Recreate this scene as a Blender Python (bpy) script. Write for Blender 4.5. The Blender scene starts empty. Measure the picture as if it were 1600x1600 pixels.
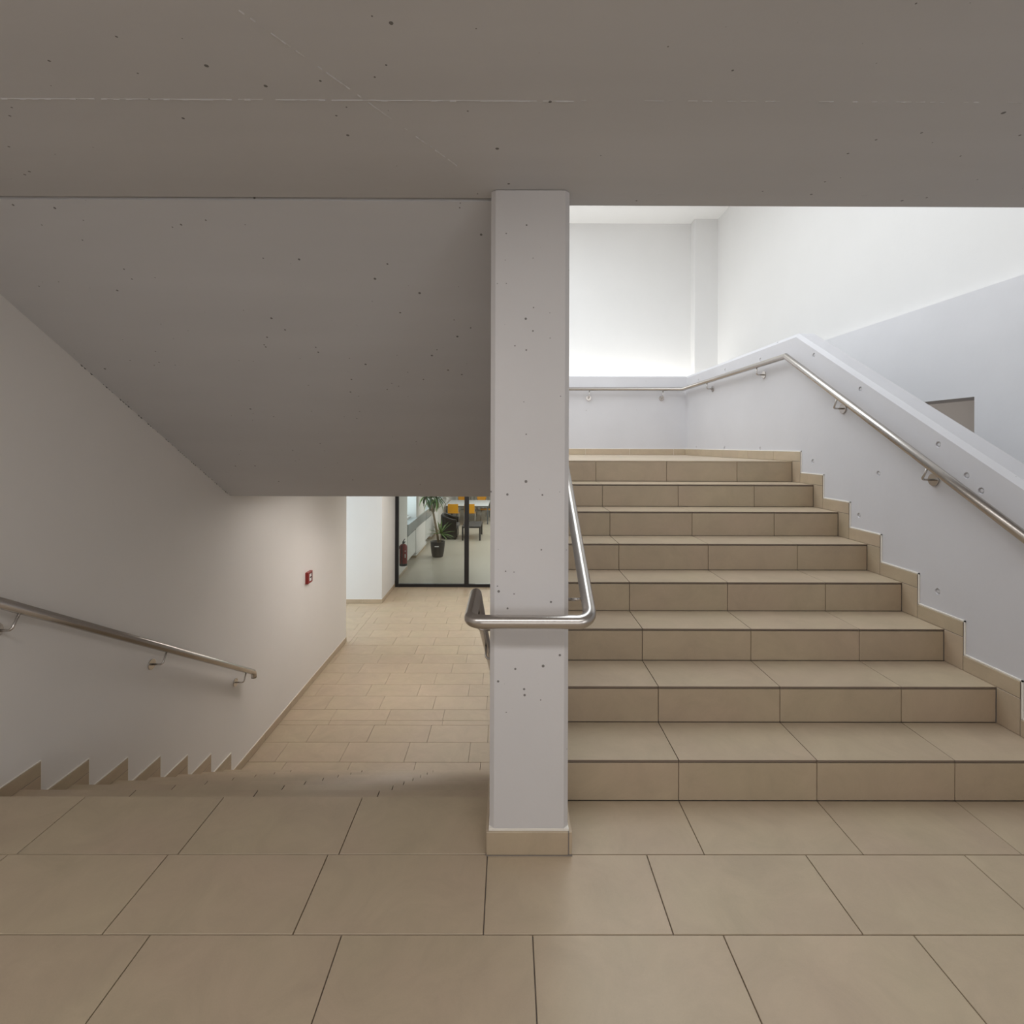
import bpy, bmesh, math, random
from mathutils import Vector, Matrix
random.seed(7)
SC = bpy.context.scene
COL = SC.collection

# ------------------------------------------------------------------ camera
FPX, CX, CY = 789.8, 796.64, 695.38
EYE = 1.539
cam_data = bpy.data.cameras.new('camera'); cam = bpy.data.objects.new('camera', cam_data); COL.objects.link(cam)
cam_data.sensor_fit = 'HORIZONTAL'; cam_data.sensor_width = 36.0
cam_data.lens = FPX / 1600 * 36.0
cam_data.shift_x = (800 - CX) / 1600; cam_data.shift_y = (CY - 800) / 1600
cam_data.clip_start = 0.02; cam_data.clip_end = 200
ya, ro = 0.0027, -0.003
A = Matrix(((math.cos(ya), -math.sin(ya), 0), (math.sin(ya), math.cos(ya), 0), (0, 0, 1)))
B = Matrix(((math.cos(ro), 0, -math.sin(ro)), (0, 1, 0), (math.sin(ro), 0, math.cos(ro))))
M3 = B @ A
right, fwd, up = Vector(M3[0]), Vector(M3[1]), Vector(M3[2])
mw = Matrix.Identity(4)
for i in range(3):
    mw[i][0] = right[i]; mw[i][1] = up[i]; mw[i][2] = -fwd[i]
mw[2][3] = EYE
cam.matrix_world = mw
SC.camera = cam

# ------------------------------------------------------------------ world, lights, exposure
SC.view_settings.view_transform = 'Standard'
try: SC.view_settings.look = 'None'
except Exception: pass
SC.view_settings.gamma = 1.0
SC.view_settings.use_curve_mapping = False
SC.view_settings.exposure = 0.1
world = bpy.data.worlds.new('world'); SC.world = world; world.use_nodes = True
world.node_tree.nodes['Background'].inputs[0].default_value = (0.75, 0.85, 1.0, 1)
world.node_tree.nodes['Background'].inputs[1].default_value = 0.6

def area(name, loc, target, sx, sy, power, color=(1, 1, 1), spread=math.pi):
    d = bpy.data.lights.new(name, 'AREA'); d.shape = 'RECTANGLE'; d.size = sx; d.size_y = sy
    d.energy = power; d.color = color; d.spread = spread
    o = bpy.data.objects.new(name, d); COL.objects.link(o)
    o.location = loc
    v = Vector(target) - Vector(loc)
    o.rotation_euler = v.to_track_quat('-Z', 'Y').to_euler()
    return o
def spot(name, loc, target, power, color, angle, blend=0.5, radius=0.06):
    d = bpy.data.lights.new(name, 'SPOT'); d.energy = power; d.color = color
    d.spot_size = math.radians(angle); d.spot_blend = blend; d.shadow_soft_size = radius
    o = bpy.data.objects.new(name, d); COL.objects.link(o); o.location = loc
    o.rotation_euler = (Vector(target) - Vector(loc)).to_track_quat('-Z', 'Y').to_euler()
    return o
# daylight through the skylight over the upper stairwell
area('skylight_daylight', (-0.2, 4.6, 5.33), (-0.2, 4.6, 0), 3.8, 4.2, 182, (0.88, 0.945, 1.0))
# unseen fill added above the slab to brighten upper risers and far walls
area('upper_hall_fill', (0.5, -4.3, 4.1), (0.5, 6, 3.0), 5.0, 1.9, 120, (0.97, 0.98, 1.0))
# windows of the hall behind the viewer
area('hall_window_daylight', (0.6, -4.3, 1.45), (0.6, 2, 1.2), 4.4, 1.5, 30, (1.0, 0.98, 0.97))
# unseen fill added at the right behind the viewer to brighten the left wall
area('hall_side_fill', (3.38, -1.7, 1.62), (-2.42, 2.6, 0.9), 2.6, 1.25, 30, (0.96, 0.98, 1.0))
# unseen warm fill added behind the doorway to lift its dark interior
area('side_room_fill', (4.4, 4.2, 2.38), (4.4, 4.2, 0), 0.5, 0.5, 4.4, (1.0, 0.9, 0.78))
# linear ceiling luminaire of the landing, above and just behind the viewer
area('landing_luminaire', (-0.6, 0.15, 2.46), (-0.6, 0.15, 0), 3.4, 0.30, 30, (1.0, 0.98, 0.97))
# concealed linear uplight behind the landing parapet
area('linear_uplight', (0.6, 8.42, 2.35), (0.6, 8.62, 4.5), 5.4, 0.08, 27, (1.0, 0.98, 0.93))
# recessed downlights of the lower passage
spot('passage_downlight', (-1.25, 6.1, 1.06), (-1.25, 6.1, -1.4), 88, (1.0, 0.92, 0.86), 160, 0.9, 0.25)
area('passage_luminaire', (-1.7, 5.4, 1.07), (-1.7, 5.4, -1.4), 0.4, 1.6, 7.5, (1.0, 0.94, 0.88))
area('passage_luminaire', (-0.6, 8.9, 1.06), (-0.6, 8.9, -1.4), 2.4, 1.2, 40, (1.0, 0.95, 0.89))
# daylight of the side passage and of the lounge windows
area('side_passage_daylight', (-5.8, 8.45, -0.1), (-2.4, 8.7, -0.6), 1.6, 2.0, 70, (0.78, 0.91, 1.0))
area('lounge_window_daylight', (-3.05, 12.6, 0.35), (0, 12.6, -0.6), 1.1, 1.3, 30, (0.82, 0.92, 1.0))
area('lounge_window_daylight', (-3.05, 15.25, 0.35), (0, 15.25, -0.6), 1.2, 1.3, 30, (0.82, 0.92, 1.0))
area('lounge_window_daylight', (-3.05, 17.85, 0.35), (0, 17.85, -0.6), 1.2, 1.3, 30, (0.82, 0.92, 1.0))
area('lounge_ceiling_panel', (0.2, 16.5, 1.24), (0.2, 16.5, -1.4), 3.0, 8.0, 128, (1.0, 0.96, 0.90))

# ------------------------------------------------------------------ dimensions
R = 0.1762                 # rise
T = 0.300                  # going
Y1 = 2.1885                # first riser of the flight going up
YD = 2.213                 # first edge of the flight going down
LF = -8 * R                # lower floor
ML = 8 * R                 # upper landing
XL, XR = -2.42, 2.42       # side walls of the stair
CX0, CX1 = -0.068, 0.229   # middle wall
YC = 1.902                 # its front
CEIL = 2.5
YLAND = 6.89               # back parapet

# ------------------------------------------------------------------ materials
def new_mat(name):
    m = bpy.data.materials.new(name); m.use_nodes = True
    nt = m.node_tree
    return m, nt, nt.nodes['Principled BSDF']
def N(nt, t, **kw):
    n = nt.nodes.new(t)
    for k, v in kw.items(): setattr(n, k, v)
    return n
def setc(b, col, rough=0.6, metal=0.0, spec=0.5):
    b.inputs['Base Color'].default_value = (*col, 1); b.inputs['Roughness'].default_value = rough
    b.inputs['Metallic'].default_value = metal; b.inputs['Specular IOR Level'].default_value = spec
def plain(name, col, rough=0.6, metal=0.0, spec=0.5, var=0.05, scale=30):
    m, nt, b = new_mat(name); setc(b, col, rough, metal, spec)
    tc = N(nt, 'ShaderNodeTexCoord'); no = N(nt, 'ShaderNodeTexNoise'); no.inputs['Scale'].default_value = scale
    nt.links.new(tc.outputs['Object'], no.inputs['Vector'])
    mr = N(nt, 'ShaderNodeMapRange'); mr.inputs[3].default_value = 1 - var; mr.inputs[4].default_value = 1 + var
    nt.links.new(no.outputs['Fac'], mr.inputs[0])
    mx = N(nt, 'ShaderNodeMix', data_type='RGBA', blend_type='MULTIPLY'); mx.inputs[0].default_value = 1
    mx.inputs[6].default_value = (*col, 1); nt.links.new(mr.outputs[0], mx.inputs[7])
    nt.links.new(mx.outputs[2], b.inputs['Base Color'])
    return m
def tile_mat(name, col, rough=0.40, var=0.085):
    m, nt, b = new_mat(name); setc(b, col, rough)
    tc = N(nt, 'ShaderNodeTexCoord'); oi = N(nt, 'ShaderNodeObjectInfo')
    vm = N(nt, 'ShaderNodeVectorMath', operation='SCALE'); vm.inputs[0].default_value = (37.1, 53.7, 71.3)
    nt.links.new(oi.outputs['Random'], vm.inputs['Scale'])
    va = N(nt, 'ShaderNodeVectorMath', operation='ADD')
    nt.links.new(tc.outputs['Object'], va.inputs[0]); nt.links.new(vm.outputs[0], va.inputs[1])
    n1 = N(nt, 'ShaderNodeTexNoise'); n1.inputs['Scale'].default_value = 4.5; n1.inputs['Detail'].default_value = 8; n1.inputs['Roughness'].default_value = 0.68
    n1.inputs['Distortion'].default_value = 0.8
    n2 = N(nt, 'ShaderNodeTexNoise'); n2.inputs['Scale'].default_value = 240; n2.inputs['Detail'].default_value = 2
    for n in (n1, n2): nt.links.new(va.outputs[0], n.inputs['Vector'])
    mr = N(nt, 'ShaderNodeMapRange'); mr.inputs[1].default_value = 0.3; mr.inputs[2].default_value = 0.7
    mr.inputs[3].default_value = 1 - var; mr.inputs[4].default_value = 1 + var
    nt.links.new(n1.outputs['Fac'], mr.inputs[0])
    mr2 = N(nt, 'ShaderNodeMapRange'); mr2.inputs[3].default_value = 0.965; mr2.inputs[4].default_value = 1.035
    nt.links.new(n2.outputs['Fac'], mr2.inputs[0])
    mr3 = N(nt, 'ShaderNodeMapRange'); mr3.inputs[3].default_value = 0.968; mr3.inputs[4].default_value = 1.032
    nt.links.new(oi.outputs['Random'], mr3.inputs[0])
    p = N(nt, 'ShaderNodeMath', operation='MULTIPLY'); nt.links.new(mr.outputs[0], p.inputs[0]); nt.links.new(mr2.outputs[0], p.inputs[1])
    p2 = N(nt, 'ShaderNodeMath', operation='MULTIPLY'); nt.links.new(p.outputs[0], p2.inputs[0]); nt.links.new(mr3.outputs[0], p2.inputs[1])
    mx = N(nt, 'ShaderNodeMix', data_type='RGBA', blend_type='MULTIPLY'); mx.inputs[0].default_value = 1
    mx.inputs[6].default_value = (*col, 1); nt.links.new(p2.outputs[0], mx.inputs[7])
    # faint rosy and ochre clouds of the stone print
    n3 = N(nt, 'ShaderNodeTexNoise'); n3.inputs['Scale'].default_value = 2.4; n3.inputs['Detail'].default_value = 3
    nt.links.new(va.outputs[0], n3.inputs['Vector'])
    hr = N(nt, 'ShaderNodeMapRange'); hr.inputs[1].default_value = 0.35; hr.inputs[2].default_value = 0.65; hr.inputs[3].default_value = 0.4935; hr.inputs[4].default_value = 0.5045
    nt.links.new(n3.outputs['Fac'], hr.inputs[0])
    hs = N(nt, 'ShaderNodeHueSaturation'); nt.links.new(hr.outputs[0], hs.inputs['Hue']); nt.links.new(mx.outputs[2], hs.inputs['Color'])
    nt.links.new(hs.outputs['Color'], b.inputs['Base Color'])
    bp = N(nt, 'ShaderNodeBump'); bp.inputs['Strength'].default_value = 0.06; bp.inputs['Distance'].default_value = 0.002
    nt.links.new(n2.outputs['Fac'], bp.inputs['Height']); nt.links.new(bp.outputs[0], b.inputs['Normal'])
    return m
def concrete_mat(name, col, rough=0.62, pits=0.5, pit_scale=26, var=0.03, spec=0.3, streak=(1, 1, 1)):
    """painted concrete: faint clouds, small air-bubble pits, fine relief"""
    m, nt, b = new_mat(name); setc(b, col, rough, spec=spec)
    tc = N(nt, 'ShaderNodeTexCoord')
    n1 = N(nt, 'ShaderNodeTexNoise'); n1.inputs['Scale'].default_value = 1.6; n1.inputs['Detail'].default_value = 5
    mp = N(nt, 'ShaderNodeMapping'); mp.inputs['Scale'].default_value = streak
    nt.links.new(tc.outputs['Object'], mp.inputs['Vector']); nt.links.new(mp.outputs[0], n1.inputs['Vector'])
    mr = N(nt, 'ShaderNodeMapRange'); mr.inputs[1].default_value = 0.3; mr.inputs[2].default_value = 0.7
    mr.inputs[3].default_value = 1 - var; mr.inputs[4].default_value = 1 + var
    nt.links.new(n1.outputs['Fac'], mr.inputs[0])
    mx = N(nt, 'ShaderNodeMix', data_type='RGBA', blend_type='MULTIPLY'); mx.inputs[0].default_value = 1
    mx.inputs[6].default_value = (*col, 1); nt.links.new(mr.outputs[0], mx.inputs[7])
    n2 = N(nt, 'ShaderNodeTexNoise'); n2.inputs['Scale'].default_value = 22; n2.inputs['Detail'].default_value = 4
    nt.links.new(tc.outputs['Object'], n2.inputs['Vector'])
    bp = N(nt, 'ShaderNodeBump'); bp.inputs['Strength'].default_value = 0.12; bp.inputs['Distance'].default_value = 0.006
    nt.links.new(n2.outputs['Fac'], bp.inputs['Height'])
    last = mx.outputs[2]
    if pits > 0:
        vo = N(nt, 'ShaderNodeTexVoronoi'); vo.inputs['Scale'].default_value = pit_scale
        nt.links.new(tc.outputs['Object'], vo.inputs['Vector'])
        sep = N(nt, 'ShaderNodeSeparateColor'); nt.links.new(vo.outputs['Color'], sep.inputs[0])
        n4 = N(nt, 'ShaderNodeTexNoise'); n4.inputs['Scale'].default_value = 2.2; n4.inputs['Detail'].default_value = 1
        nt.links.new(tc.outputs['Object'], n4.inputs['Vector'])
        # pit radius per cell: most cells none, a few up to 0.16 of the cell
        pr = N(nt, 'ShaderNodeMapRange'); pr.inputs[1].default_value = 1 - pits; pr.inputs[2].default_value = 1.0
        pr.inputs[3].default_value = 0.0; pr.inputs[4].default_value = 0.17
        nt.links.new(sep.outputs[0], pr.inputs[0])
        gt = N(nt, 'ShaderNodeMapRange'); gt.inputs[1].default_value = 0.34; gt.inputs[2].default_value = 0.56
        nt.links.new(n4.outputs['Fac'], gt.inputs[0])
        mu = N(nt, 'ShaderNodeMath', operation='MULTIPLY'); nt.links.new(pr.outputs[0], mu.inputs[0]); nt.links.new(gt.outputs[0], mu.inputs[1])
        lt = N(nt, 'ShaderNodeMath', operation='LESS_THAN'); nt.links.new(vo.outputs['Distance'], lt.inputs[0]); nt.links.new(mu.outputs[0], lt.inputs[1])
        mx2 = N(nt, 'ShaderNodeMix', data_type='RGBA'); mx2.inputs[7].default_value = (col[0] * 0.3, col[1] * 0.29, col[2] * 0.28, 1)
        nt.links.new(lt.outputs[0], mx2.inputs[0]); nt.links.new(last, mx2.inputs[6]); last = mx2.outputs[2]
    nt.links.new(last, b.inputs['Base Color'])
    nt.links.new(bp.outputs[0], b.inputs['Normal'])
    return m
def steel_mat(name, col=(0.54, 0.51, 0.48), rough=0.27):
    m, nt, b = new_mat(name); setc(b, col, rough, 1.0)
    tc = N(nt, 'ShaderNodeTexCoord'); no = N(nt, 'ShaderNodeTexNoise'); no.inputs['Scale'].default_value = 3
    nt.links.new(tc.outputs['Object'], no.inputs['Vector'])
    mr = N(nt, 'ShaderNodeMapRange'); mr.inputs[3].default_value = rough - 0.006; mr.inputs[4].default_value = rough + 0.006
    nt.links.new(no.outputs['Fac'], mr.inputs[0]); nt.links.new(mr.outputs[0], b.inputs['Roughness'])
    return m
def glass_mat(name):
    m = bpy.data.materials.new(name); m.use_nodes = True; nt = m.node_tree; nt.nodes.clear()
    out = N(nt, 'ShaderNodeOutputMaterial'); tr = N(nt, 'ShaderNodeBsdfTransparent'); gl = N(nt, 'ShaderNodeBsdfGlossy')
    tr.inputs[0].default_value = (0.93, 0.96, 0.95, 1); gl.inputs['Roughness'].default_value = 0.02
    fr = N(nt, 'ShaderNodeFresnel'); fr.inputs[0].default_value = 1.45
    mx = N(nt, 'ShaderNodeMixShader'); nt.links.new(fr.outputs[0], mx.inputs[0])
    nt.links.new(tr.outputs[0], mx.inputs[1]); nt.links.new(gl.outputs[0], mx.inputs[2]); nt.links.new(mx.outputs[0], out.inputs[0])
    return m

TILE = tile_mat('beige stone tile', (0.475, 0.382, 0.270))
GROUT = plain('grey brown grout', (0.25, 0.215, 0.185), 0.85)
TBODY = plain('dark tile body', (0.20, 0.155, 0.12), 0.7)
CONC = concrete_mat('painted concrete light grey', (0.635, 0.62, 0.62), pits=0.6, pit_scale=30)
CONCW = concrete_mat('painted concrete parapet', (0.62, 0.612, 0.632), pits=0.10, pit_scale=16)
CONCC = concrete_mat('painted concrete ceiling', (0.575, 0.572, 0.58), pits=0.32, pit_scale=26, streak=(0.4, 2.5, 1))
PLASTER = concrete_mat('off white plaster', (0.79, 0.765, 0.74), pits=0, var=0.015)
WHITE = concrete_mat('white plaster', (0.775, 0.765, 0.75), pits=0, var=0.012)
SEAL = plain('cream sealant', (0.88, 0.84, 0.77), 0.6)
STEEL = steel_mat('brushed stainless steel')
BLACKF = plain('black powder coat', (0.012, 0.012, 0.014), 0.45)
GLASS = glass_mat('clear glass')
RED = plain('red enamel', (0.26, 0.016, 0.013), 0.35)
WHITEP = plain('white paint', (0.80, 0.80, 0.80), 0.4)
BLACKP = plain('black plastic', (0.015, 0.015, 0.015), 0.4)
RADI = plain('radiator enamel', (0.74, 0.75, 0.74), 0.35)
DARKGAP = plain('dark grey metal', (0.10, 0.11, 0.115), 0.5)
LEATHER = plain('black leather', (0.010, 0.008, 0.007), 0.32)
CUSHION = plain('grey seat leather', (0.10, 0.10, 0.105), 0.35)
TABLEB = plain('black brown veneer', (0.03, 0.028, 0.029), 0.5)
YELLOW = plain('amber yellow plastic', (0.72, 0.33, 0.012), 0.4)
CHROME = steel_mat('chair tube steel', (0.55, 0.55, 0.55), 0.25)
TABLEW = plain('white laminate', (0.82, 0.84, 0.86), 0.3)
POT = plain('anthracite planter', (0.030, 0.027, 0.027), 0.5)
SOIL = plain('potting soil', (0.03, 0.02, 0.012), 0.95)
TRUNK = plain('yucca bark', (0.24, 0.18, 0.12), 0.9, var=0.25, scale=14)
LEAF = plain('yucca leaf', (0.10, 0.18, 0.035), 0.45, var=0.3, scale=6)
LEAFD = plain('yucca leaf dark', (0.045, 0.085, 0.03), 0.45, var=0.3, scale=6)
LFLOOR = tile_mat('pale lounge stone tile', (0.46, 0.42, 0.35), rough=0.3, var=0.03)
CURT = plain('grey curtain cloth', (0.50, 0.48, 0.44), 0.8)

# ------------------------------------------------------------------ helpers
def link(name, me, mat, parent=None, loc=None, smooth=False):
    o = bpy.data.objects.new(name, me); COL.objects.link(o)
    if mat is not None and len(me.materials) == 0: me.materials.append(mat)
    if smooth:
        for p in me.polygons: p.use_smooth = True
    if loc is not None: o.location = loc
    if parent is not None:
        o.parent = parent
        o.matrix_parent_inverse = PINV.get(parent.name, Matrix.Identity(4))
    return o
PINV = {}
def empty(name, loc):
    o = bpy.data.objects.new(name, None); COL.objects.link(o); o.location = loc; o.empty_display_size = 0.1
    PINV[o.name] = Matrix.Translation(-Vector(loc))
    return o
def tag(o, label, cat, group=None, kind=None):
    o['label'] = label; o['category'] = cat
    if group: o['group'] = group
    if kind: o['kind'] = kind
    return o
def struct(o, label=None):
    o['kind'] = 'structure'
    if label: o['label'] = label; o['category'] = o.name.split('_')[0].split('.')[0]
    return o
def mesh_of(bm, name):
    bmesh.ops.recalc_face_normals(bm, faces=bm.faces)
    me = bpy.data.meshes.new(name); bm.to_mesh(me); bm.free(); return me
def add_box(bm, x0, x1, y0, y1, z0, z1, bev=0.0):
    res = bmesh.ops.create_cube(bm, size=1.0)
    vs = res['verts']
    for v in vs:
        v.co = Vector((x0 + (v.co.x + .5) * (x1 - x0), y0 + (v.co.y + .5) * (y1 - y0), z0 + (v.co.z + .5) * (z1 - z0)))
    if bev > 0:
        es = list({e for v in vs for e in v.link_edges})
        bmesh.ops.bevel(bm, geom=es, offset=bev, segments=1, affect='EDGES')
def box(name, mat, b, parent=None, bev=0.0, smooth=False):
    """box object, origin at its centre"""
    x0, x1, y0, y1, z0, z1 = b
    c = Vector(((x0 + x1) / 2, (y0 + y1) / 2, (z0 + z1) / 2))
    bm = bmesh.new(); add_box(bm, x0 - c.x, x1 - c.x, y0 - c.y, y1 - c.y, z0 - c.z, z1 - c.z, bev)
    return link(name, mesh_of(bm, name), mat, parent, c)
TCACHE = {}
def tile(name, parent, x0, x1, y0, y1, z0, z1, mat=None):
    """one stone tile; alike tiles share mesh data"""
    mat = mat or TILE
    d = (round(x1 - x0, 3), round(y1 - y0, 3), round(z1 - z0, 3), mat.name, name == 'tread_tile')
    if d not in TCACHE:
        bm = bmesh.new(); add_box(bm, -d[0] / 2, d[0] / 2, -d[1] / 2, d[1] / 2, -d[2] / 2, d[2] / 2, 0.0012)
        me = mesh_of(bm, name); me.materials.append(mat); TCACHE[d] = me
        if name == 'tread_tile':                      # unglazed body shows at the cut edges
            me.materials.append(TBODY)
            for p in me.polygons: p.material_index = 0 if p.normal.z > .3 else 1
    return link(name, TCACHE[d], None, parent, ((x0 + x1) / 2, (y0 + y1) / 2, (z0 + z1) / 2))
def boxes(name, mat, bs, parent=None, bev=0.0):
    bm = bmesh.new()
    for b in bs: add_box(bm, *b, bev)
    return link(name, mesh_of(bm, name), mat, parent)
def prism_x(name, mat, poly, x0, x1, parent=None):
    """extrude a (y,z) polygon along x"""
    bm = bmesh.new()
    a = [bm.verts.new((x0, y, z)) for y, z in poly]; c = [bm.verts.new((x1, y, z)) for y, z in poly]
    bm.faces.new(a); bm.faces.new(c[::-1])
    n = len(poly)
    for i in range(n): bm.faces.new((a[i], a[(i + 1) % n], c[(i + 1) % n], c[i]))
    return link(name, mesh_of(bm, name), mat, parent)
def fillet(pts, rad, seg=8):
    P = [Vector(p) for p in pts]; out = [P[0]]
    for i in range(1, len(P) - 1):
        a, b, c = P[i - 1], P[i], P[i + 1]
        u, w = (a - b).normalized(), (c - b).normalized()
        ang = u.angle(w); rr = rad[i] if isinstance(rad, (list, tuple)) else rad
        if rr <= 0: out.append(b); continue
        t = min(rr / math.tan(ang / 2), (a - b).length * .49, (c - b).length * .49); rr = t * math.tan(ang / 2)
        s, e = b + u * t, b + w * t
        cen = b + (u + w).normalized() * (rr / math.sin(ang / 2))
        v0, v1 = s - cen, e - cen; tot = v0.angle(v1); ax = v0.cross(v1).normalized()
        for k in range(seg + 1): out.append(cen + Matrix.Rotation(tot * k / seg, 3, ax) @ v0)
    out.append(P[-1]); return out
def sweep(bm, pts, rad, seg=20, cap=True):
    """tube along a polyline with mitred rings"""
    P = [Vector(p) for p in pts]; rings = []
    t0 = (P[1] - P[0]).normalized()
    nrm = t0.orthogonal().normalized(); prev = t0
    for i, p in enumerate(P):
        if i == 0: d0 = d1 = t0
        elif i == len(P) - 1: d0 = d1 = (P[i] - P[i - 1]).normalized()
        else: d0 = (P[i] - P[i - 1]).normalized(); d1 = (P[i + 1] - P[i]).normalized()
        tan = (d0 + d1).normalized()
        q = prev.rotation_difference(d0); nrm = (q @ nrm); nrm = (nrm - d0 * nrm.dot(d0)).normalized(); prev = d0
        bi = d0.cross(nrm)
        r = rad[i] if isinstance(rad, (list, tuple)) else rad
        ring = []
        for k in range(seg):
            a = 2 * math.pi * k / seg
            off = nrm * math.cos(a) * r + bi * math.sin(a) * r
            s = -off.dot(tan) / max(1e-6, d0.dot(tan))      # slide along d0 onto the mitre plane
            ring.append(bm.verts.new(p + off + d0 * s))
        rings.append(ring)
    for a, c in zip(rings, rings[1:]):
        for k in range(seg): bm.faces.new((a[k], a[(k + 1) % seg], c[(k + 1) % seg], c[k]))
    if cap: bm.faces.new(rings[0][::-1]); bm.faces.new(rings[-1])
def tube(name, mat, pts, rad, parent=None, seg=20, fil=0.0, fseg=8):
    bm = bmesh.new(); sweep(bm, fillet(pts, fil, fseg) if fil else pts, rad, seg)
    o = link(name, mesh_of(bm, name), mat, parent)
    for p in o.data.polygons: p.use_smooth = len(p.vertices) == 4
    return o
def lathe(name, mat, prof, loc, parent=None, seg=28, axis='Z'):
    bm = bmesh.new(); rings = []
    for r, z in prof:
        rings.append([bm.verts.new((r * math.cos(2 * math.pi * k / seg), r * math.sin(2 * math.pi * k / seg), z)) for k in range(seg)])
    for a, c in zip(rings, rings[1:]):
        for k in range(seg): bm.faces.new((a[k], a[(k + 1) % seg], c[(k + 1) % seg], c[k]))
    bm.faces.new(rings[0][::-1]); bm.faces.new(rings[-1])
    if axis == 'X': bmesh.ops.rotate(bm, verts=bm.verts, matrix=Matrix.Rotation(math.pi / 2, 3, 'Y'))
    if axis == 'Y': bmesh.ops.rotate(bm, verts=bm.verts, matrix=Matrix.Rotation(-math.pi / 2, 3, 'X'))
    o = link(name, mesh_of(bm, name), mat, parent, loc)
    for p in o.data.polygons: p.use_smooth = len(p.vertices) == 4
    return o
G = 0.0032   # joint width
def splits(x0, x1, phase, pitch=0.6):
    """x intervals between joints at phase + k*pitch"""
    k = math.floor((x0 - phase) / pitch) + 1
    xs = [x0]
    while phase + k * pitch < x1 - 1e-4:
        v = phase + k * pitch
        if v - x0 > 0.004: xs.append(v)
        k += 1
    xs.append(x1)
    return list(zip(xs, xs[1:]))
def tile_row(name, parent, x0, x1, y0, y1, ztop, phase, pitch=0.6, thick=0.012, mat=None):
    for a, c in splits(x0, x1, phase, pitch):
        if c - a > 0.012: tile(name, parent, a + G / 2, c - G / 2, y0 + G / 2, y1 - G / 2, ztop - thick, ztop, mat)

# ------------------------------------------------------------------ the setting: floors
# landing floor in the foreground (screed shows as the joints)
fl = boxes('floor', GROUT, [(XL, XR, -4.5, YD - .012, -0.28, -0.009)])
struct(fl, 'beige tiled landing floor in the foreground')
tile_row('floor_tile', fl, XL, CX0 - 0.011, 1.9005, YD, 0, -0.633, 0.6035)
tile_row('floor_tile', fl, CX1 + 0.011, XR, 1.9005, Y1, 0, 0.7423)
tile_row('floor_tile', fl, XL, XR, 1.589, 1.9005, 0, -0.0745, 0.5985)
tile_row('floor_tile', fl, XL, XR, 1.279, 1.589, 0, 0.0805, 0.5995)
for i, ph in enumerate((0.31, 0.12, -0.05)):
    tile_row('floor_tile', fl, XL, XR, 1.279 - .3 * (i + 1), 1.279 - .3 * i, 0, ph)
tile('floor_tile', fl, XL, XR, -4.5, 0.379 - G, -0.012, 0)
# floor of the lower passage
fl2 = boxes('floor', GROUT, [(-6.0, XR, 4.32, 10.5, LF - .25, LF - .009)])
struct(fl2, 'beige tiled floor of the lower passage before the glass wall')
rows = [(4.326, 4.697, -.25), (4.697, 5.01, -.365), (5.01, 5.319, -.199), (5.319, 5.409, -.091), (5.409, 5.631, -.098),
        (5.631, 5.93, -.238), (5.93, 6.22, -.466), (6.22, 6.53, -.311), (6.53, 6.82, -.134), (6.82, 7.12, -.566),
        (7.12, 7.43, -.116), (7.43, 7.74, -.499), (7.74, 8.03, -.33), (8.03, 8.335, -.15), (8.335, 8.63, -.42), (8.63, 8.925, -.22),
        (8.925, 9.21, -.52), (9.21, 9.51, -.09), (9.51, 9.83, -.37), (9.83, 10.14, -.2), (10.14, 10.47, -.45)]
for y0, y1, ph in rows:
    tile_row('floor_tile', fl2, -2.357 if y0 > 7.4 else XL, 1.0, y0, y1, LF, ph)
tile('floor_tile', fl2, XL, -2.357 - G / 2, 7.4315, 7.558, LF - .012, LF)
tile('floor_tile', fl2, 1.0 + G, XR, 4.326, 10.47, LF - .012, LF)
for y0, y1, ph in ((7.56, 7.74, -2.9), (7.74, 8.03, -2.75), (8.03, 8.335, -3.05), (8.335, 8.63, -2.82), (8.63, 8.925, -3.1), (8.925, 9.21, -2.7), (9.21, 9.4, -2.95)):
    tile_row('floor_tile', fl2, -3.8, -2.357, y0, y1, LF, ph)
tile('floor_tile', fl2, -6.0, -3.8 - G, 7.56, 9.4, LF - .012, LF)
# upper landing
fl3 = boxes('floor', GROUT, [(CX0, XR, Y1 + 7 * T + .012, YLAND, 1.095, ML - .009), (XL, CX0, 4.62, YLAND, 1.095, ML - .009)])
struct(fl3, 'pale tiled upper landing at the head of the stairs')
for i in range(9):
    y0 = Y1 + 7 * T + i * .3; y1 = min(y0 + .3, YLAND)
    tile_row('floor_tile', fl3, CX1 if i == 0 else XL, XR, y0, y1, ML, .7423 if i == 0 else (.7423 - .19 * i) % .6)
# side passage right of the parapet
struct(box('floor', TILE, (XR + .15, 5.1, -4.5, 8.7, -.2, -.003)), 'tiled floor of the side passage beyond the right parapet')

# ------------------------------------------------------------------ walls, ceilings
wl = boxes('wall_left', PLASTER, [(-2.62, XL, -4.5, 7.565, -1.66, 5.4)]); struct(wl, 'long plain off-white wall beside the descending stairs')
ZLED = 2.69
CONCR = concrete_mat('painted lower wall', (0.72, 0.715, 0.73), pits=0.05, pit_scale=12)
wr = boxes('wall_right', CONCR, [(3.44, 3.70, -4.5, 3.724, 0, ZLED), (3.44, 3.70, 4.75, 8.69, 0, ZLED), (3.44, 3.70, 3.724, 4.75, 1.906, ZLED),
                                 (3.70, 5.1, 3.0, 3.2, 0, 2.4), (3.70, 5.1, 5.2, 5.4, 0, 2.4), (4.95, 5.1, 3.0, 5.4, 0, 2.4), (3.70, 5.1, 3.0, 5.4, 2.4, 2.5)])
struct(wr, 'light grey lower wall with a dark doorway beyond the sloping parapet')
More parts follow.
